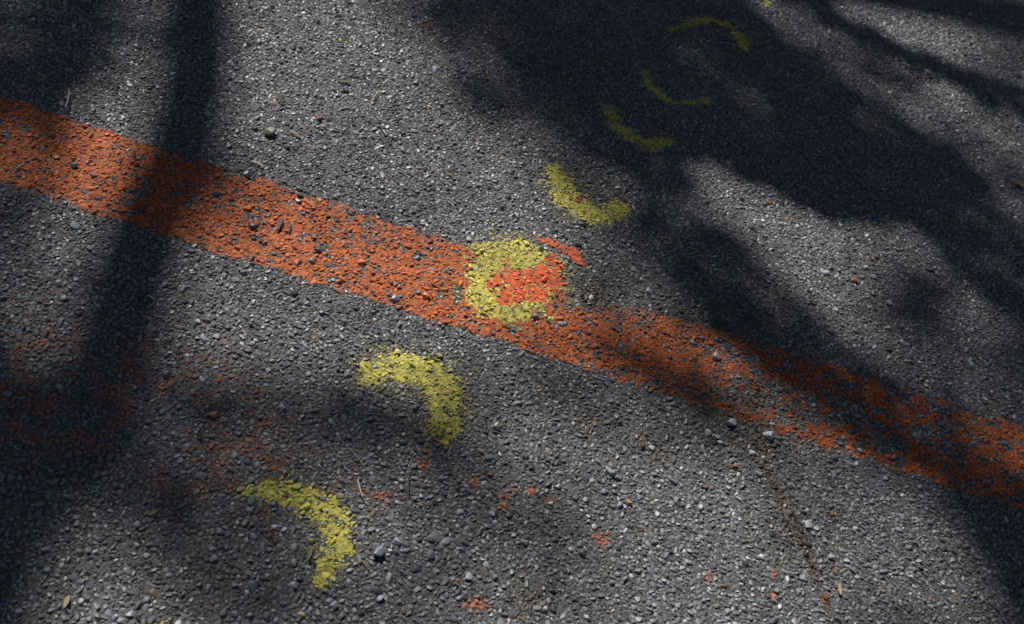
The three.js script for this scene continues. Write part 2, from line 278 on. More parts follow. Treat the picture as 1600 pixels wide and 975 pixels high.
const M4 = new THREE.Matrix4(), Q = new THREE.Quaternion(), E = new THREE.Euler(), S = new THREE.Vector3(), V = new THREE.Vector3();
const bins = new Map();          // key -> {geometry, material, parent key, list of [matrix, colour]}
function bin(k, make) { if (!bins.has(k)) bins.set(k, { ...make(), m: [], c: [] }); return bins.get(k); }
const big = [];
for (const s of all) {
  const [px, py] = toPx(s.x, s.z), fine = s.r < 0.0019;
  const [mi, cov] = paintAt(s.x, s.z, px, py), dirt = dirtAt(s.x, s.z, px, py);
  const el = rr(1.0, 2.2), turn = rr(0, 6.283), flat = rr(0.55, 1.05);
  E.set(rr(-0.5, 0.5), turn, rr(-0.5, 0.5), 'YXZ'); Q.setFromEuler(E);
  S.set(s.r * 1.12 * Math.sqrt(el), s.r * flat, s.r * 1.12 / Math.sqrt(el));
  const y = bumpH(s.x, s.z) + s.r * (fine ? rr(-0.3, 0.3) : rr(-0.2, 0.35));
  M4.compose(V.set(s.x, y, s.z), Q, S);
  // colour of the bare stone
  let k = 0.165 * Math.exp(rr(-0.42, 0.36)) * mix(0.72, 1.28, fbm(s.x * 5, s.z * 5, 140, 3)) * mix(0.85, 1.15, fbm(s.x * 24, s.z * 24, 145, 2)), w = rr(-0.06, 0.05); const u = R();
  let c = [k * (0.985 + w), k, k * (1.06 - w)];
  if (u < 0.05) c = c.map(v => v * 0.45); else if (u < 0.09) c = c.map(v => v * 1.6); else if (u < 0.105) c = [k * 1.15, k * 0.85, k * 0.62]; else if (u < 0.13) c = [k * 0.95, k * 1.04, k * 0.9];
  if (fine) { const d = rr(0.25, 0.8); c = [c[0] * d * 1.04, c[1] * d, c[2] * d * 0.94]; }
  c = [c[0] * (1 - dirt * 0.78), c[1] * (1 - dirt * 0.86), c[2] * (1 - dirt * 0.95)];
  const painted = mi >= 0 && R() < (cov > 0.45 ? 0.97 : cov * 2.1), thick = clamp(cov * 1.75);
  if (painted) {
    const full = cov > 0.5 ? R() < 0.9 : R() < 0.5, mk = MARKS[mi], pc = mk.name === 'orange_spray_dot' ? [0, 1, 2].map(q => mix(YELLOW[q], FLUO[q], clamp(cov * 1.5 - 0.2))) : mk.color;
    const old = mix(0.78, 1.06, R()) * mix(0.66, 1.18, fbm(s.x * 34, s.z * 34, 44, 3)) * (1 - dirt * 0.8), dust = clamp(mi === 1 ? rr(0.15, 0.5) : rr(0, 0.2) * (mi === 0 ? 1 : 0.5));
    const cc = [0, 1, 2].map(q => mix(c[q], mix(pc[q], 0.15, dust) * old, thick * (mi === 1 ? 0.85 : 1)));
    if (fine) { const b = bin(`p${mi}g${Math.floor(R() * 4)}`, () => ({ mark: mi })); b.geo ??= GRITS[Math.floor(R() * 4)]; b.m.push(M4.clone()); b.c.push(cc); continue; }
    const v = s.v = Math.floor(R() * NV); const b = bin(`p${mi}c${full ? 0 : 1}${v}`, () => ({ geo: CAPS[full ? 0 : 1][v], mark: mi })); b.m.push(M4.clone()); b.c.push(cc);
  }
  const v = fine ? Math.floor(R() * 4) : s.v ?? Math.floor(R() * NV);
  if (s.r > 0.0045 && visible(px, py, -4)) { s.px = s.r * scaleAt(px, py); big.push({ s, M: M4.clone(), c, v }); continue; }
  const b = bin(fine ? `g${v}` : `s${v}`, () => ({ geo: fine ? GRITS[v] : STONES[v], fine })); b.m.push(M4.clone()); b.c.push(c);
}
// the 300 stones that show largest are pieces of their own
big.sort((a, b) => b.s.px - a.s.px);
const toneMats = new Map();
function tone(c) { const l = Math.round(Math.sqrt(c[1]) * 24) / 24, u = Math.round((c[0] / c[1] - 1) * 10) / 10, w = Math.round((c[2] / c[1] - 1) * 10) / 10, q = [l * Math.sqrt(1 + u), l, l * Math.sqrt(1 + w)], k = q.join(); if (!toneMats.has(k)) toneMats.set(k, new THREE.MeshStandardMaterial({ name: 'grey road stone', roughness: 0.5, color: new THREE.Color().setRGB(q[0] * q[0], q[1] * q[1], q[2] * q[2]) })); return toneMats.get(k); }
big.forEach(({ M, c, v }, i) => {
  if (i < 300) { const o = shade(new THREE.Mesh(STONES[v], tone(c))); o.name = i ? `stone_${String(i).padStart(3, '0')}` : 'stone'; M.decompose(o.position, o.quaternion, o.scale); road.add(o); }
  else { const b = bin(`s${v}`, () => ({ geo: STONES[v] })); b.m.push(M); b.c.push(c); }
});
const CT = new THREE.Color(), markGroups = {};
function markGroup(i) { return markGroups[i] ??= thing(MARKS[i].name, MARKS[i].label, MARKS[i].category, MARKS[i].group); }
for (let i = 0; i < MARKS.length; i++) if ([...bins.values()].some(b => b.mark === i)) markGroup(i);
let bn = { stone_chips: 0, grit: 0 };
const partCount = {};
for (const b of bins.values()) {
  const im = shade(new THREE.InstancedMesh(b.geo, b.mark !== undefined ? paintMat : b.fine ? gritMat : stoneMat, b.m.length));
  b.m.forEach((m, i) => { im.setMatrixAt(i, m); im.setColorAt(i, CT.setRGB(...b.c[i])); });
  im.userData.kind = 'stuff';
  const parent = b.mark !== undefined ? markGroup(b.mark) : road, base = b.mark !== undefined ? 'paint_film' : b.fine ? 'grit' : 'stone_chips';
  const kk = parent.name + base, n = partCount[kk] = (partCount[kk] ?? -1) + 1; im.name = n ? `${base}_${String(n).padStart(3, '0')}` : base;
  parent.add(im);
}
// paint on the binder between the stones: a film that follows the road's unevenness
MARKS.forEach((mk, i) => {
  if (!mk.box || !markGroups[i] || mk.name === 'orange_paint_fleck' || mk.name === 'faded_overspray') return;
  const st = i < 2 ? 0.0024 : 0.0014, b = i === 0 ? [-700, -400, 2300, 1300] : mk.box;
  const cs = [[b[0], b[1]], [b[2], b[1]], [b[2], b[3]], [b[0], b[3]]].map(p => at(...p)), xs = cs.map(p => p[0]), zs = cs.map(p => p[1]);
  const x0 = Math.min(...xs), z0 = Math.min(...zs), nx = Math.ceil((Math.max(...xs) - x0) / st), nz = Math.ceil((Math.max(...zs) - z0) / st);
  const id = new Map(), pos = [], idx = [], col = [];
  const vert = (ix, iz) => { const k = iz * (nx + 1) + ix; if (id.has(k)) return id.get(k); const x = x0 + ix * st, z = z0 + iz * st, [px, py] = toPx(x, z); const d = 1 - dirtAt(x, z, px, py) * 0.8, o = mix(0.25, 0.8, vnoise(x * 260, z * 260, 4)) * d * mix(0.7, 1.15, fbm(x * 26, z * 26, 44, 2)); pos.push(x, bumpH(x, z) + 0.0002 + 0.0011 * vnoise(x * 380, z * 380, 15) * sstep(0.3, 0.9, mk.mask(x, z)) + 0.00004 * i, z); col.push(mk.color[0] * o, mk.color[1] * o, mk.color[2] * o); id.set(k, pos.length / 3 - 1); return pos.length / 3 - 1; };
  for (let iz = 0; iz < nz; iz++) for (let ix = 0; ix < nx; ix++) {
    const x = x0 + (ix + 0.5) * st, z = z0 + (iz + 0.5) * st, [px, py] = toPx(x, z);
    if (px < b[0] || px > b[2] || py < b[1] || py > b[3]) continue;
    const c = mk.mask(x, z); if (c * mix(0.25, 1.3, vnoise(x * 210, z * 210, 66)) < 0.5) continue;
    const a = vert(ix, iz), e = vert(ix + 1, iz), f = vert(ix, iz + 1), g = vert(ix + 1, iz + 1); idx.push(a, f, e, e, f, g);
  }
  if (!idx.length) return;
  const g = new THREE.BufferGeometry(); g.setAttribute('position', new THREE.Float32BufferAttribute(pos, 3)); g.setAttribute('color', new THREE.Float32BufferAttribute(col, 3)); g.setIndex(idx); g.computeVertexNormals();
  const o = shade(new THREE.Mesh(g, filmMat())); o.name = 'paint_coat'; markGroups[i].add(o);
});
function filmMat() { return filmMat.m ??= new THREE.MeshStandardMaterial({ name: 'dried spray paint', vertexColors: true, roughness: 0.8, side: THREE.DoubleSide }); }

// ---------------------------------------------------------------- loose things lying on the road
const PEB = [0, 1, 2, 3, 4, 5].map(i => toCreasedNormals(stoneGeometry(900 + i * 11, 3, 0.22, 9), 0.45));
const SIZE = 1.0;
const pebbleMats = new Map();
function pebbleMat(c, rough = 0.6) { const k = c.join() + rough; if (!pebbleMats.has(k)) pebbleMats.set(k, new THREE.MeshStandardMaterial({ name: 'loose pebble stone', color: new THREE.Color().setRGB(...c), roughness: rough, bumpMap: null })); return pebbleMats.get(k); }
const CHARCOAL = [0.05, 0.051, 0.058], SLATE = [0.13, 0.137, 0.15], GREY = [0.25, 0.255, 0.265], PALE = [0.29, 0.295, 0.305], WHITE = [0.42, 0.42, 0.43], RUST = [0.23, 0.085, 0.03], TAN = [0.30, 0.20, 0.10], GREEN = [0.19, 0.20, 0.15];
const PEBBLES = [   // place and width in the photograph, colour, shape, label
  [420, 211, 21, GREEN, 0, 'pale greenish pebble with a hard dark shadow on sunlit asphalt left of centre'],
  [398, 204, 10, CHARCOAL, 1, 'small dark slate pebble just left of the pale greenish pebble'],
  [384, 275, 17, CHARCOAL, 2, 'flat dark pebble on the upper edge of the orange line'],
  [466, 296, 12, SLATE, 3, 'upper blue grey pebble of the stack of three on the orange line'],
  [469, 306, 12, [0.06, 0.04, 0.03], 4, 'dark brown middle pebble of the stack of three on the orange line'],
  [465, 316, 12, SLATE, 5, 'lower grey pebble of the stack of three on the orange line'],
  [524, 308, 12, SLATE, 1, 'dark pebble lying on the upper line edge right of the stack of three'],
  [479, 331, 8, GREY, 0, 'tiny light pebble among black gaps below the stack of three'],
  [115, 261, 13, CHARCOAL, 2, 'dark pebble in the left end of the orange line, in the sunlit part'],
  [235, 227, 9, CHARCOAL, 4, 'round dark pebble near the upper line edge at the left'],
  [208, 255, 10, CHARCOAL, 3, 'black pebble at the foot of a thin needle on the orange line'],
  [245, 245, 13, SLATE, 1, 'flat grey pebble in the limb shadow on the orange line'],
  [146, 277, 12, SLATE, 5, 'grey oval pebble low on the left end of the orange line'],
  [328, 257, 9, SLATE, 0, 'bluish pebble on the upper line edge right of the limb shadow'],
  [394, 357, 15, CHARCOAL, 2, 'rough black pebble low in the orange line'],
  [413, 350, 8, SLATE, 0, 'small grey pebble right of the rough black pebble'],
  [496, 391, 12, CHARCOAL, 3, 'black broken pebble in the middle of the sunlit orange line'],
  [490, 372, 10, SLATE, 4, 'round blue grey pebble above the black broken pebble'],
  [486, 409, 12, GREY, 1, 'grey pebble near the lower edge of the sunlit orange line'],
  [110, 452, 13, CHARCOAL, 5, 'black pebble in a hollow on sunlit grey asphalt below the left line end'],
  [91, 443, 14, SLATE, 2, 'flat slate pebble beside the black pebble in a hollow'],
  [98, 467, 13, PALE, 0, 'pale chip just below the black pebble in a hollow'],
  [610, 443, 11, CHARCOAL, 1, 'black pebble on the lower part of the line left of the yellow ring'],
  [653, 459, 10, SLATE, 3, 'grey tilted pebble near the lower line edge left of the yellow ring'],
  [615, 469, 16, SLATE, 2, 'large slate pebble touching the lower edge of the line'],
  [667, 387, 8, SLATE, 5, 'small dark square pebble on the line left of the ring'],
  [731, 376, 10, PALE, 4, 'pale pebble amid black gaps at the upper left of the yellow ring'],
  [902, 383, 13, CHARCOAL, 0, 'rounded dark pebble at the top of the orange streak'],
  [877, 508, 12, GREY, 1, 'grey pebble below the yellow ring in the orange line'],
  [834, 496, 13, SLATE, 3, 'dark grey pebble at the lower edge of the yellow ring'],
  [1011, 457, 12, GREY, 2, 'light oval pebble in half shade right of the ring above the line'],
  [923, 465, 9, GREY, 4, 'small grey pebble on the dirty brown part of the line'],
  [958, 354, 11, SLATE, 5, 'bluish pebble at the right tip of the yellow curve above the line'],
  [1046, 560, 11, CHARCOAL, 1, 'black pebble on the shaded orange line right of centre'],
  [769, 522, 10, SLATE, 0, 'dark pebble just under the line below the ring'],
  [664, 464, 16, [0.5, 0.13, 0.04], 3, 'big orange coated pebble at the lower line edge'],
  [1116, 559, 14, GREY, 2, 'round grey pebble on the shaded orange line, largest there'],
  [1080, 535, 10, GREY, 4, 'left one of a grey pebble pair at the shaded upper line edge'],
  [1096, 530, 10, SLATE, 1, 'right one of a grey pebble pair at the shaded upper line edge'],
  [1217, 609, 13, GREEN, 5, 'greenish oval pebble on the shaded part of the orange line'],
  [1141, 662, 18, PALE, 4, 'pale rounded pebble on dark dirt under the orange line'],
  [1200, 682, 19, WHITE, 1, 'white angular pebble on dark dirt under the orange line'],
  [1174, 709, 11, WHITE, 3, 'small white chip below the white angular pebble'],
  [1341, 705, 9, WHITE, 0, 'tiny white pebble at the lower edge of the line, right side'],
  [1327, 708, 9, GREY, 2, 'grey pebble left of the tiny white pebble at the line edge'],
  [1184, 743, 14, GREY, 5, 'light grey flat stone below the small white chip'],
  [1260, 821, 16, PALE, 4, 'pale bluish pointed pebble on sunlit asphalt at lower right'],
  [1189, 872, 12, WHITE, 1, 'white pebble right of a round pale one at lower right'],
  [1167, 875, 10, WHITE, 3, 'round pale pebble beside a white one at lower right'],
  [1297, 872, 13, PALE, 0, 'light elongated pebble lowest on the sunlit right side'],
  [1219, 352, 11, PALE, 2, 'pale pebble near the sharp shadow edge at upper right'],
  [1194, 371, 11, GREY, 5, 'grey oval pebble below the sharp shadow edge'],
  [1291, 428, 14, PALE, 1, 'large pale stone in the sunlit patch at upper right'],
  [1388, 474, 11, PALE, 4, 'whitish pebble at the right of the sunlit patch'],
  [1380, 398, 11, GREY, 3, 'grey pebble above the rust coloured stones'],
  [1334, 439, 12, RUST, 0, 'larger rust brown pebble in the sunlit patch at upper right'],
  [1363, 407, 9, RUST, 2, 'smaller rust brown pebble in the sunlit patch at upper right'],
  [1199, 317, 10, RUST, 4, 'rust brown pebble right on the bright shadow edge'],
  [1306, 308, 9, GREY, 1, 'small grey pebble deep in the shade above the sunlit patch'],
  [1539, 570, 11, PALE, 5, 'pale pebble near the right edge above the line'],
  [1409, 537, 14, GREY, 3, 'flat bluish stone in half shade right of the sunlit patch'],
  [1448, 113, 12, WHITE, 0, 'white pebble beside a twig in the dim strip at upper right'],
  [1432, 120, 9, RUST, 2, 'rust pebble left of the white pebble at upper right'],
  [1514, 24, 10, PALE, 4, 'largest pale pebble of the sunlit top right corner'],
  [1495, 20, 7, PALE, 1, 'small pale pebble left of the largest in the top right corner'],
  [1537, 31, 8, GREY, 3, 'grey pebble right of the largest in the top right corner'],
  [1344, 100, 9, GREY, 5, 'grey pebble at the edge of the dim strip'],
  [760, 126, 11, RUST, 0, 'rust brown stone at the edge of the big shade, top centre'],
  [531, 65, 7, [0.4, 0.36, 0.06], 2, 'tiny yellow stained pebble alone near the top'],
  [629, 208, 12, CHARCOAL, 4, 'black pebble on sunlit asphalt above the line, centre left'],
  [611, 215, 10, GREY, 1, 'blue grey pebble left of the black pebble above the line'],
  [428, 791, 14, CHARCOAL, 2, 'dark pebble under the left arm of the lowest yellow mark'],
  [508, 800, 10, SLATE, 5, 'grey pebble on the bend of the lowest yellow mark'],
  [389, 799, 12, PALE, 3, 'pale flat pebble under the left tip of the lowest yellow mark'],
  [399, 803, 8, CHARCOAL, 4, 'small black pebble right of the pale flat pebble'],
  [467, 907, 14, [0.02, 0.02, 0.026], 0, 'round black pebble left of the tail of the lowest yellow mark'],
  [458, 916, 18, GREY, 1, 'grey stone against the round black pebble'],
  [520, 947, 14, PALE, 2, 'pale pebble below the tail of the lowest yellow mark'],
  [472, 962, 10, [0.42, 0.37, 0.06], 5, 'yellow coated stone near the bottom edge'],
  [591, 864, 21, SLATE, 4, 'big blue grey rock right of the lowest yellow mark'],
  [620, 847, 15, PALE, 3, 'pale oblong pebble above and right of the big blue grey rock'],
  [632, 862, 9, GREY, 1, 'small grey pebble right of the big blue grey rock'],
  [767, 804, 13, PALE, 0, 'pale squarish pebble in the lower middle'],
  [772, 819, 10, GREY, 2, 'small round pebble just under the pale squarish pebble'],
  [951, 740, 19, PALE, 5, 'pale oval pebble on grey asphalt below the line, centre right'],
  [1019, 701, 13, PALE, 1, 'light blue grey pebble on the dirt patch left of the white ones'],
  [763, 717, 17, SLATE, 3, 'flat dark stone right of the yellow hook tip'],
  [774, 668, 14, GREEN, 2, 'olive dusted stone right of the yellow hook'],
  [731, 903, 15, GREY, 4, 'grey upright stone near the bottom centre'],
  [711, 914, 10, SLATE, 0, 'dark small pebble beside the grey upright stone'],
  [852, 951, 8, WHITE, 1, 'small white pebble on the dirt at the bottom centre'],
  [819, 848, 14, GREY, 5, 'leaning grey stone in the lower middle'],
  [677, 840, 26, [0.16, 0.163, 0.17], 2, 'large flat grey stone in the lower middle'],
  [440, 637, 14, PALE, 3, 'pale round pebble left of the yellow hook in half shade'],
  [308, 504, 12, PALE, 0, 'bright pebble right of the limb shadow below the line'],
  [338, 526, 13, GREY, 4, 'grey pebble below the bright pebble right of the limb shadow'],
  [260, 586, 17, SLATE, 1, 'flat dark stone at the edge of the limb shadow'],
  [982, 786, 12, TAN, 5, 'tan stone in the grey asphalt right of the lower middle'],
  [1299, 806, 10, RUST, 3, 'red brown chip on sunlit asphalt at lower right'],
  [213, 822, 12, GREY, 2, 'grey stone in the shade at lower left'],
];
for (const [px, py, w, c, v, label] of PEBBLES) {
  const [x, z] = at(px, py), r = w / 2 / scaleAt(px, py) * SIZE;
  const o = thing('pebble', label, 'pebble', 'loose pebbles lying on the road', [x, bumpH(x, z) + 0.0008, z]);
  const m = shade(new THREE.Mesh(PEB[v], pebbleMat(c, c === WHITE || c === PALE ? 0.55 : 0.45))); m.name = 'rock';
  const hi = w > 24 ? 0.3 : w > 17 && c !== GREY ? rr(0.8, 0.95) : rr(0.5, 0.8); m.scale.set(r * 1.08, r * hi, r * rr(0.85, 1.15)); m.rotation.set(rr(-0.1, 0.25), rr(-0.5, 0.5), rr(-0.2, 0.2)); m.position.y = r * hi * 0.55; o.add(m);
}
// dry needles, straws and twigs: thin, tapered, slightly bent
const STRAW = [0.42, 0.33, 0.20], BONE = [0.55, 0.48, 0.36], BROWN = [0.10, 0.065, 0.04], GREYW = [0.09, 0.085, 0.08];
const STICKS = [    // from, to in the photograph, width there, colour, lift, name, label, category
  [[108, 141], [103, 176], 2.6, STRAW, 0.010, 'dry_straw', 'dry straw standing tilted at the upper edge of the left line end', 'straw'],
  [[393, 254], [411, 264], 2.6, BONE, 0.003, 'dry_straw', 'short pale straw just above the line below the greenish pebble', 'straw'],
  [[392, 262], [402, 264], 2, BROWN, 0.002, 'dry_twig', 'short brown twig under the short pale straw above the line', 'twig'],
  [[453, 208], [470, 218], 2.4, STRAW, 0.004, 'dry_straw', 'forked straw right of the greenish pebble', 'straw'],
  [[455, 236], [474, 222], 1.8, GREYW, 0.003, 'dry_twig', 'thin grey twig below the forked straw', 'twig'],
  [[210, 233], [208, 251], 1.4, BROWN, 0.006, 'pine_needle', 'thin brown needle over the black pebble on the orange line', 'needle'],
  [[213, 270], [212, 292], 1.4, BROWN, 0.004, 'pine_needle', 'thin brown needle low on the left part of the line', 'needle'],
  [[25, 267], [39, 258], 2.2, BONE, 0.003, 'dry_straw', 'pale straw on the left end of the line', 'straw'],
  [[62, 148], [82, 140], 1.6, STRAW, 0.003, 'pine_needle', 'pale needle in shade above the left line end', 'needle'],
  [[578, 171], [591, 147], 1.6, STRAW, 0.005, 'dry_straw', 'curved grass straw on sunlit asphalt at the upper centre', 'straw'],
  [[528, 129], [554, 133], 1.6, STRAW, 0.003, 'pine_needle', 'long pale needle left of the curved grass straw', 'needle'],
  [[692, 64], [706, 62], 2, BONE, 0.003, 'dry_straw', 'pale straw at the edge of the big shade near the top', 'straw'],
  [[231, 463], [242, 471], 2, BONE, 0.003, 'dry_straw', 'short pale straw in the limb shadow below the line', 'straw'],
  [[244, 383], [239, 396], 1.5, STRAW, 0.003, 'pine_needle', 'short needle in the limb shadow just under the line', 'needle'],
  [[433, 363], [441, 347], 5.5, GREYW, 0.003, 'wood_chip', 'dark flat wood chip on the sunlit orange line', 'wood chip'],
  [[451, 366], [453, 350], 3, GREYW, 0.003, 'wood_chip', 'thin dark wood splinter right of the flat wood chip', 'wood chip'],
  [[559, 750], [566, 781], 2.2, BONE, 0.006, 'pine_needle', 'pale stiff needle below the yellow hook', 'needle'],
  [[546, 702], [568, 731], 1.6, STRAW, 0.004, 'pine_needle', 'long thin needle above the pale stiff needle', 'needle'],
  [[911, 676], [930, 661], 2, TAN, 0.006, 'dry_straw', 'tan grass straw below the line at the centre right', 'straw'],
  [[638, 732], [637, 776], 2.2, GREYW, 0.004, 'dry_twig', 'dark upright twig below the yellow hook', 'twig'],
  [[637, 776], [621, 778], 2, GREYW, 0.003, 'dry_twig', 'short dark twig crossing the foot of the dark upright twig', 'twig'],
  [[562, 876], [576, 891], 2, TAN, 0.003, 'dry_straw', 'yellowish straw left of the big blue grey rock', 'straw'],
  [[281, 760], [283, 784], 2, BROWN, 0.003, 'dry_twig', 'brown twig on the overspray at lower left', 'twig'],
  [[213, 806], [225, 822], 1.8, GREYW, 0.003, 'dry_twig', 'grey twig in the shade at lower left', 'twig'],
  [[252, 845], [256, 880], 1.6, GREYW, 0.004, 'dry_twig', 'long grey twig near the lower left corner', 'twig'],
  [[1117, 66], [1149, 75], 2, [0.22, 0.24, 0.2], 0.005, 'grass_blade', 'long grass blade in deep shade inside the yellow arch', 'grass blade'],
  [[1446, 124], [1464, 119], 2.8, BROWN, 0.003, 'dry_twig', 'brown twig beside the white pebble at upper right', 'twig'],
  [[1408, 99], [1420, 108], 1.8, STRAW, 0.004, 'dry_straw', 'pale straw above the rust pebble at upper right', 'straw'],
  [[1546, 161], [1560, 163], 2.8, BROWN, 0.003, 'dry_twig', 'short thick brown twig near the right edge', 'twig'],
  [[1142, 730], [1151, 732], 3, [0.2, 0.06, 0.035], 0.002, 'wood_chip', 'red brown wood chip below the dirt patch', 'wood chip'],
  [[1100, 598], [1122, 618], 1.8, TAN, 0.005, 'pine_needle', 'curved tan needle on the lower edge of the shaded line', 'needle'],
  [[1343, 346], [1352, 356], 1.8, BROWN, 0.004, 'pine_needle', 'dark needle at the end of the sharp shadow edge', 'needle'],
  [[77, 402], [92, 396], 1.8, BONE, 0.003, 'pine_needle', 'pale needle on sunlit asphalt below the left line end', 'needle'],
  [[598, 206], [601, 213], 2, BONE, 0.003, 'dry_straw', 'tiny white straw near the black pebble above the line', 'straw'],
];
for (const [a, b, w, c, lift, name, label, category] of STICKS) {
  const A = at(...a), B = at(...b), y0 = bumpH(...A) + 0.0022, y1 = bumpH(...B) + 0.0022 + lift * 0.6, r = w / 2 / scaleAt(...a), bend = rr(-0.05, 0.05), len = Math.hypot(B[0] - A[0], B[1] - A[1]);
  const o = thing(name, label, category, null, [A[0], 0, A[1]]);
  const dx = B[0] - A[0], dz = B[1] - A[1], pos = [], idx = [], n = 8, m = 6, flat = name === 'wood_chip' ? 0.45 : 1;
  for (let i = 0; i <= n; i++) { const t = i / n, q = r * (name === 'wood_chip' ? 1 : 0.55 + 0.5 * Math.sin(Math.PI * (0.15 + 0.7 * t))), e = bend * Math.sin(Math.PI * t); for (let k = 0; k < m; k++) { const th = k / m * 6.2832, s = Math.cos(th) * q; pos.push(dx * t - dz * e - dz / len * s, mix(y0, y1, t) + 0.25 * lift * Math.sin(Math.PI * t) + Math.sin(th) * q * flat + r * 0.5, dz * t + dx * e + dx / len * s); } }
  for (let i = 0; i < n; i++) for (let k = 0; k < m; k++) { const p = i * m + k, q = i * m + (k + 1) % m; idx.push(p, p + m, q, q, p + m, q + m); }
  for (let k = 1; k + 1 < m; k++) { idx.push(0, k, k + 1); idx.push(n * m, n * m + k + 1, n * m + k); }
  const g = new THREE.BufferGeometry(); g.setAttribute('position', new THREE.Float32BufferAttribute(pos, 3)); g.setIndex(idx); g.computeVertexNormals();
  const s = shade(new THREE.Mesh(g, pebbleMat(c, 0.8))); s.name = name === 'wood_chip' ? 'chip' : name === 'grass_blade' ? 'blade' : 'stem'; o.add(s);
}
// short broken bits of needle and straw caught between the stones: nobody could count them
{
  const g = new THREE.CylinderGeometry(0.00035, 0.0005, 1, 5), n = 650, im = shade(new THREE.InstancedMesh(g, pebbleMat([1, 1, 1], 0.85), n)), T = [[0.32, 0.25, 0.16], [0.14, 0.10, 0.07], [0.09, 0.085, 0.08], [0.45, 0.42, 0.36]];
  for (let i = 0; i < n; i++) { const x = rr(X0, X1), z = rr(Z0, Z1), l = rr(0.004, 0.016), a = rr(0, 6.283); E.set(Math.PI / 2 + rr(-0.12, 0.12), a, 0, 'YXZ'); M4.compose(V.set(x, bumpH(x, z) + rr(0.0022, 0.0032), z), Q.setFromEuler(E), S.set(1, l, 1)); im.setMatrixAt(i, M4); const c = T[Math.floor(R() * 4)]; im.setColorAt(i, new THREE.Color().setRGB(...c)); }
  im.name = 'straw_litter'; im.userData = { kind: 'stuff', label: 'tiny broken bits of needle and straw scattered over the asphalt', category: 'litter' }; scene.add(im);
}
// dry leaf scraps: a small curled blade of real thickness
const LEAVES = [[105, 943, 8, 17, 0.2, [0.33, 0.24, 0.12], 'tan dry leaf scrap near the bottom left corner'], [1310, 923, 6, 15, 0.1, [0.34, 0.25, 0.12], 'tan seed husk near the lower right bottom edge'], [240, 804, 6, 12, -0.5, [0.20, 0.17, 0.09], 'dull olive leaf scrap in shade at lower left'], [1590, 290, 12, 12, 0.9, [0.25, 0.17, 0.08], 'brown leaf scrap at the right edge'], [484, 868, 6, 20, 0.1, [0.14, 0.15, 0.06], 'dull green leaf sliver inside the bend of the lowest yellow mark'], [498, 186, 9, 7, 1.2, [0.16, 0.08, 0.04], 'brown leaf bit on the sunlit upper asphalt']];
for (const [px, py, w, l, turn, c, label] of LEAVES) {
  const [x, z] = at(px, py), k = 1 / scaleAt(px, py), o = thing('dry_leaf', label, 'leaf scrap', null, [x, bumpH(x, z) + 0.003, z]), pos = [], idx = [];
  for (const y of [0.0005, -0.0003]) for (let i = 0; i <= 6; i++) { const t = i / 6, hw = w * k * 0.5 * Math.sin(Math.PI * (0.06 + 0.88 * t)); for (const s of [-1, 0, 1]) pos.push(s * hw, y + Math.abs(s) * hw * 0.6 + 0.002 * t * t, (t - 0.5) * l * k * 1.35); }
  for (let i = 0; i < 6; i++) for (let s = 0; s < 2; s++) { const a = i * 3 + s, b = a + 21; idx.push(a, a + 3, a + 1, a + 1, a + 3, a + 4, b, b + 1, b + 3, b + 1, b + 4, b + 3); }
  for (let i = 0; i < 6; i++) for (const s of [0, 2]) { const a = i * 3 + s, b = a + 21; idx.push(a, b, a + 3, a + 3, b, b + 3); }
  const g = new THREE.BufferGeometry(); g.setAttribute('position', new THREE.Float32BufferAttribute(pos, 3)); g.setIndex(idx); g.computeVertexNormals();
  const m = shade(new THREE.Mesh(g, pebbleMat(c, 0.75))); m.name = 'blade'; m.rotation.y = turn; m.material.side = THREE.DoubleSide; o.add(m);
}

// ---------------------------------------------------------------- the tree beside the road whose limbs and leaves shade it
const up = (px, py, h) => { const [x, z] = at(px, py); const s = h / SUN.y; return new THREE.Vector3(x + SUN.x * s, h, z + SUN.z * s); };
const barkMat = new THREE.MeshStandardMaterial({ name: 'tree bark', color: new THREE.Color(0.11, 0.085, 0.065), roughness: 0.95, bumpMap: matrixBump, bumpScale: 0.01 });
const leafMat = new THREE.MeshPhysicalMaterial({ name: 'green leaf', color: new THREE.Color(0.05, 0.085, 0.03), roughness: 0.7, side: THREE.DoubleSide });
function limb(points, radii, name, parent) {
  const curve = new THREE.CatmullRomCurve3(points), n = points.length * 7, rad = 10, pos = [], uv = [], idx = [], f = curve.computeFrenetFrames(n);
  for (let i = 0; i <= n; i++) {
    const t = i / n, p = curve.getPointAt(t), ft = curve.getUtoTmapping(t) * (radii.length - 1), k = Math.min(radii.length - 2, Math.floor(ft)), r = mix(radii[k], radii[k + 1], ft - k);
    const j = i;
    for (let a = 0; a <= rad; a++) { const th = a / rad * 6.2832, q = r * (1 + 0.16 * (vnoise(i * 0.6, a * 0.9, 71) - 0.5)); const d = f.normals[j].clone().multiplyScalar(Math.cos(th) * q).addScaledVector(f.binormals[j], Math.sin(th) * q); pos.push(p.x + d.x, p.y + d.y, p.z + d.z); uv.push(a / rad, t * 6); }
  }
  for (let i = 0; i < n; i++) for (let a = 0; a < rad; a++) { const q = i * (rad + 1) + a; idx.push(q, q + 1, q + rad + 1, q + 1, q + rad + 2, q + rad + 1); }
  const g = new THREE.BufferGeometry(); g.setAttribute('position', new THREE.Float32BufferAttribute(pos, 3)); g.setAttribute('uv', new THREE.Float32BufferAttribute(uv, 2)); g.setIndex(idx); g.computeVertexNormals();
  const o = shade(new THREE.Mesh(g, barkMat)); o.name = name; parent.add(o); return o;
}
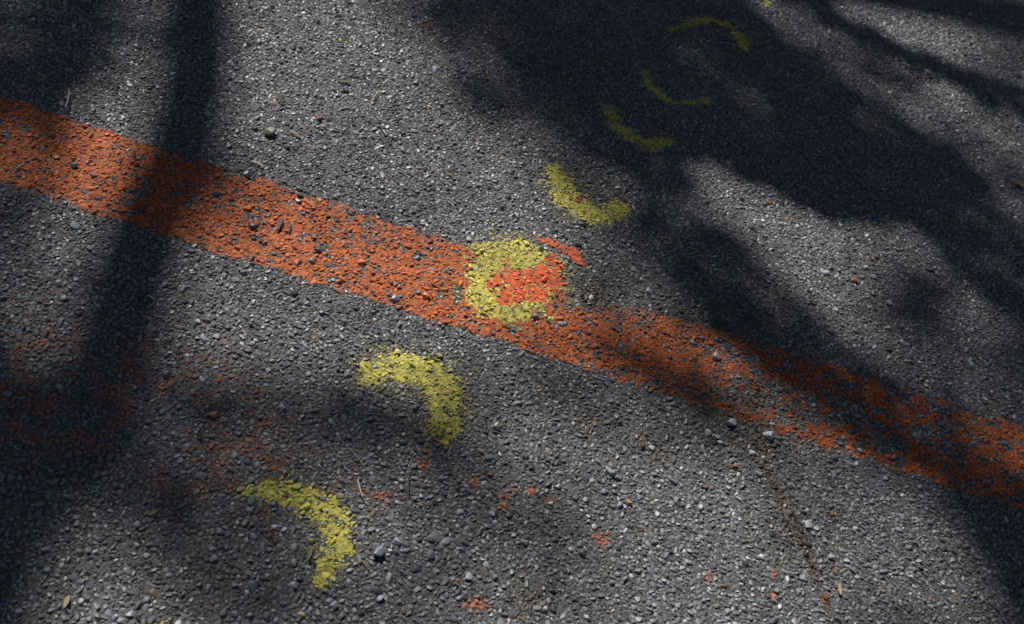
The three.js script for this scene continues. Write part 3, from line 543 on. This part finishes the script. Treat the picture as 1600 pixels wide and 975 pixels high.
{
  const P = (x, y, z) => new THREE.Vector3(x, y, z);
  const SPOTS = [[2.6, -7.4], [-6.5, 1.5], [6.2, 0.5], [-3.8, -9.5]];
  const TREES = SPOTS.map(([x, z], i) => {
    const o = thing('roadside_tree', ['broad leafy tree beyond the road whose low limbs throw the shadows across the painted line', 'leafy tree on the left side of the road behind the viewer', 'leafy tree on the right side of the road', 'tall leafy tree beyond the road at far left'][i], 'tree', 'trees beside the road', [x, 0, z]);
    return o;
  });
  const own = (pts, radii, name, i) => limb(pts.map(p => p.clone().sub(TREES[i].position)), radii, name, TREES[i]);
  own([P(2.6, -0.1, -7.4), P(2.55, 0.9, -7.35), P(2.45, 2.0, -7.3), P(2.3, 3.2, -7.25), P(2.1, 4.8, -7.2), P(2.0, 6.6, -7.3)], [0.30, 0.23, 0.2, 0.17, 0.12, 0.05], 'trunk', 0);
  for (let i = 1; i < 4; i++) { const [x, z] = SPOTS[i]; own([P(x, -0.1, z), P(x + 0.05, 1, z), P(x - 0.05, 2.5, z + 0.1), P(x + 0.1, 4.2, z), P(x, 6.5, z - 0.1)], [0.32, 0.24, 0.2, 0.15, 0.05], 'trunk', i);
    for (let k = 0; k < 5; k++) { const a = k * 1.3 + i, l = 1.6 + 0.4 * k % 1.1; if (i !== 3 || Math.cos(a) < 0.3) own([P(x, 2.6 + 0.5 * k, z), P(x + 0.5 * l * Math.cos(a), 3.3 + 0.5 * k, z + 0.5 * l * Math.sin(a)), P(x + l * Math.cos(a), 3.8 + 0.5 * k, z + l * Math.sin(a))], [0.1, 0.06, 0.02], 'limb', i); } }
  // the long limb that draws the dark band at the left of the picture
  own([P(2.3, 3.4, -7.25), P(0.8, 5.2, -7.0), P(-1.4, 5.9, -6.8), up(336, -160, 6.3), up(312, 0, 6.2), up(302, 120, 6.1), up(284, 230, 6.0), up(240, 330, 5.9), up(204, 450, 5.8), up(160, 580, 5.7), up(90, 740, 5.6)], [0.1, 0.09, 0.075, 0.060, 0.058, 0.057, 0.058, 0.060, 0.060, 0.055, 0.03], 'limb', 0);
  own([P(2.35, 2.7, -7.25), P(1.2, 3.0, -5.9), up(1060, -250, 2.8), up(1000, 0, 2.6), up(1080, 160, 2.5), up(1230, 270, 2.4)], [0.1, 0.07, 0.05, 0.035, 0.025, 0.012], 'limb', 0);
  own([P(2.4, 2.9, -7.25), P(1.9, 3.2, -5.9), up(1230, -160, 3.2), up(1320, 45, 3.0), up(1480, 110, 3.0), up(1640, 190, 3.0)], [0.09, 0.06, 0.04, 0.025, 0.02, 0.012], 'limb', 0);
  // foliage: [outline of the shade it throws, optical depth, heights]
  const FOL = [
    [[[60, -60], [210, -60], [195, 40], [150, 90], [135, 140], [60, 175], [-80, 185], [-80, 110], [45, 90]], 2.4, 4.6, 6],
    [[[0, -60], [260, -60], [230, 80], [120, 190], [-80, 230], [-80, 60]], 0.8, 6, 8],
    [[[268, -60], [350, -60], [348, 60], [335, 210], [300, 260], [255, 250], [265, 120]], 0.8, 4, 5.5],
    [[[170, 380], [275, 380], [250, 480], [240, 560], [215, 640], [235, 700], [180, 780], [60, 800], [-80, 900], [-80, 640], [60, 590], [120, 500]], 1.5, 4.5, 6],
    [[[-120, 560], [110, 560], [260, 640], [260, 740], [110, 840], [40, 1000], [-120, 1010]], 1.1, 6, 8],
    [[[-100, 680], [30, 740], [50, 900], [10, 1010], [-100, 1010]], 1.8, 4, 6],
    [[[-120, -40], [10, -40], [20, 1000], [-120, 1000]], 0.6, 6, 8],
    // the dense mass: its soft left edge, then its crisp core
    [[[628, -60], [655, 10], [690, 75], [760, 130], [830, 195], [890, 245], [985, 300], [1060, 275], [1100, 200], [900, 60], [850, -60]], 1.5, 6, 8],
    [[[760, -60], [800, 60], [900, 160], [985, 240], [1060, 258], [1110, 252], [1200, 298], [1300, 343], [1400, 352], [1450, 335], [1540, 330], [1520, 270], [1430, 200], [1330, 130], [1225, 60], [1190, 0], [1240, -60]], 3.6, 4.6, 7],
    [[[985, 215], [1060, 205], [1130, 215], [1230, 255], [1340, 300], [1440, 290], [1450, 335], [1400, 352], [1300, 343], [1200, 298], [1110, 252], [1060, 258], [985, 250]], 3.2, 2.3, 3],
    [[[1220, -60], [1300, 5], [1380, 55], [1470, 92], [1540, 120], [1660, 160], [1660, 215], [1560, 172], [1480, 132], [1400, 105], [1310, 60], [1215, 10]], 1.8, 3.4, 4.4],
    [[[1205, -10], [1310, 60], [1420, 110], [1560, 230], [1660, 330], [1660, 400], [1500, 340], [1340, 150], [1230, 60]], 0.75, 5, 7],
    [[[1410, 345], [1500, 330], [1590, 380], [1660, 430], [1660, 540], [1580, 495], [1500, 430], [1440, 385]], 2.2, 3.2, 4.2],
    [[[1400, 340], [1660, 350], [1660, 620], [1500, 560], [1380, 470]], 0.55, 6, 8],
    [[[975, 290], [1070, 262], [1100, 300], [1150, 370], [1210, 430], [1300, 520], [1410, 600], [1330, 610], [1200, 560], [1090, 520], [1050, 440], [1005, 370]], 1.5, 3.8, 4.8],
    [[[930, 330], [1090, 280], [1180, 380], [1340, 540], [1430, 620], [1300, 640], [1100, 560], [1000, 470], [950, 420]], 0.7, 6, 7.5],
    [[[1200, 540], [1330, 560], [1420, 610], [1500, 680], [1580, 760], [1660, 850], [1660, 1010], [1560, 900], [1480, 810], [1380, 750], [1270, 650]], 1.3, 4, 5],
    [[[1420, 760], [1490, 780], [1660, 820], [1660, 1030], [1540, 1030], [1560, 920], [1490, 820]], 1.8, 4, 5],
    [[[760, 535], [880, 515], [1000, 530], [1090, 580], [1180, 630], [1120, 700], [970, 665], [860, 605]], 1.0, 5.5, 7.5],
    [[[880, 490], [1000, 480], [1200, 530], [1290, 600], [1180, 660], [1000, 610]], 0.7, 5.5, 7.5],
    [[[230, 590], [430, 605], [560, 595], [660, 635], [770, 665], [800, 715], [690, 705], [560, 660], [440, 660], [240, 670]], 1.0, 4.6, 6],
    [[[250, 620], [480, 610], [760, 660], [820, 740], [560, 720], [300, 760]], 0.5, 7, 9],
    [[[270, 760], [400, 790], [470, 870], [450, 1010], [320, 1010], [290, 900]], 0.9, 6, 8],
    [[[860, 760], [970, 770], [1000, 880], [900, 880]], 0.5, 7, 9],
    [[[-80, 130], [70, 155], [150, 230], [70, 285], [-80, 300]], 1.1, 5.5, 7.5],
    [[[1500, -60], [1660, -60], [1660, 80], [1550, 50]], 1.0, 5, 7],
    [[[-120, 460], [200, 470], [480, 600], [560, 760], [420, 900], [250, 840], [60, 860], [-120, 1010]], 0.34, 7, 9],
    [[[260, 700], [620, 700], [900, 740], [960, 860], [900, 1010], [250, 1010]], 0.4, 7, 9],
    [[[1330, 380], [1500, 380], [1660, 480], [1660, 720], [1500, 640], [1380, 560]], 0.8, 7, 9],
    [[[1180, 520], [1420, 570], [1660, 650], [1660, 880], [1420, 770], [1200, 660]], 0.35, 7, 9],
    [[[1480, 60], [1660, 40], [1660, 330], [1540, 240]], 0.45, 7, 9],
    [[[840, 260], [1000, 300], [1100, 470], [1000, 500], [880, 420]], 0.45, 7, 9],
    [[[-120, 270], [90, 290], [120, 480], [-120, 500]], 0.35, 7, 9],
    [[[640, 580], [900, 600], [1000, 680], [820, 740], [680, 720]], 0.3, 7, 9],
    [[[330, 230], [420, 260], [560, 420], [460, 430], [330, 380]], 0.2, 7, 9],
    [[[1120, 640], [1260, 690], [1290, 840], [1200, 860], [1130, 760]], 0.35, 7, 9],
    [[[-120, 520], [120, 560], [200, 700], [120, 1010], [-120, 1010]], 0.6, 7, 9],
    [[[1240, 780], [1660, 780], [1660, 1030], [1380, 1030]], 0.3, 7, 9],
    [[[-120, -80], [120, -80], [80, 140], [-120, 140]], 0.5, 7, 9],
    [[[1200, 560], [1500, 620], [1660, 740], [1660, 860], [1480, 780], [1260, 660]], 0.6, 6, 8],
    [[[560, -80], [900, -80], [950, 120], [960, 320], [800, 240], [660, 120]], 0.5, 7, 9],
    [[[-120, 280], [60, 290], [70, 420], [160, 520], [-120, 560]], 0.5, 6, 8],
    [[[1440, 660], [1660, 720], [1660, 860], [1480, 780]], 0.6, 6, 8],
    [[[720, 60], [900, 200], [980, 330], [900, 300], [760, 190], [660, 90]], 0.6, 6, 8],
  ];
  // a leaf: pointed blade folded along its midrib
  const lg = new THREE.BufferGeometry(), L = [], I = [];
  for (let i = 0; i <= 6; i++) { const t = i / 6, w = 0.30 * Math.sin(Math.PI * Math.pow(t, 0.8)) + 0.004; L.push(-w, 0.10 * w + 0.1 * t * t, t - 0.5, 0, 0.1 * t * t - 0.05 * w, t - 0.5, w, 0.10 * w + 0.1 * t * t, t - 0.5); if (i < 6) { const a = i * 3; I.push(a, a + 3, a + 1, a + 1, a + 3, a + 4, a + 1, a + 4, a + 2, a + 2, a + 4, a + 5); } }
  lg.setAttribute('position', new THREE.Float32BufferAttribute(L, 3)); lg.setIndex(I); lg.computeVertexNormals();
  const crowns = TREES.map(() => ({ m: [], c: [] }));
  const inside = (p, poly) => { let c = false; for (let i = 0, j = poly.length - 1; i < poly.length; j = i++) { const [xi, zi] = poly[i], [xj, zj] = poly[j]; if ((zi > p[1]) !== (zj > p[1]) && p[0] < (xj - xi) * (p[1] - zi) / (zj - zi) + xi) c = !c; } return c; };
  const RL = rng(77);
  function leaf(p, h, size, ti) {
    const s = h / SUN.y, k = size * mix(0.75, 1.3, RL()), pos = new THREE.Vector3(p[0] + SUN.x * s, h, p[1] + SUN.z * s);
    if (ti === undefined) { let bd = 1e9; SPOTS.forEach(([x, z], i) => { const d = Math.hypot(pos.x - x, pos.z - z); if (d < bd) { bd = d; ti = i; } }); }
    E.set((RL() - 0.5) * 1.6 - 0.35, RL() * 6.283, (RL() - 0.5) * 1.6, 'XYZ'); Q.setFromEuler(E);
    const v = mix(0.7, 1.4, RL());
    crowns[ti].m.push(new THREE.Matrix4().compose(pos.sub(TREES[ti].position), Q, new THREE.Vector3(k, k, k))); crowns[ti].c.push([v, v, v * 0.9]);
  }
  for (const [poly, od, ha, hb] of FOL) {
    const G = poly.map(p => at(...p)), xs = G.map(p => p[0]), zs = G.map(p => p[1]), x0 = Math.min(...xs), x1 = Math.max(...xs), z0 = Math.min(...zs), z1 = Math.max(...zs);
    const size = 0.05, leafArea = 0.36 * size * size * 0.62 / Math.sin(ELEV), n = od * (x1 - x0) * (z1 - z0) / leafArea;
    for (let i = 0; i < n; i++) { const p = [mix(x0, x1, RL()), mix(z0, z1, RL())]; if (inside(p, G)) leaf(p, mix(ha, hb, RL()), size, 0); }
  }
  // the crowns go on around the picture, with gaps
  const OUT = [at(-110, -110), at(1710, -110), at(1710, 1085), at(-110, 1085)];
  for (let i = 0; i < 110000; i++) {
    const a = RL() * 6.283, q = 9.5 * Math.sqrt(RL()), p = [q * Math.cos(a), -1 + q * Math.sin(a)];
    if (inside(p, OUT) || sstep(0.30, 0.52, fbm(p[0] * 0.9, p[1] * 0.9, 400, 3)) < RL()) continue;
    leaf(p, mix(3.2, 8.5, RL()), 0.1);
  }
  TREES.forEach((t, i) => {
    const { m, c } = crowns[i], crown = shade(new THREE.InstancedMesh(lg, leafMat, m.length)); m.forEach((q, k) => { crown.setMatrixAt(k, q); crown.setColorAt(k, CT.setRGB(...c[k])); });
    crown.name = 'crown'; crown.userData.kind = 'stuff'; t.add(crown); console.log('leaves', m.length);
  });
}

renderer.render(scene, camera);
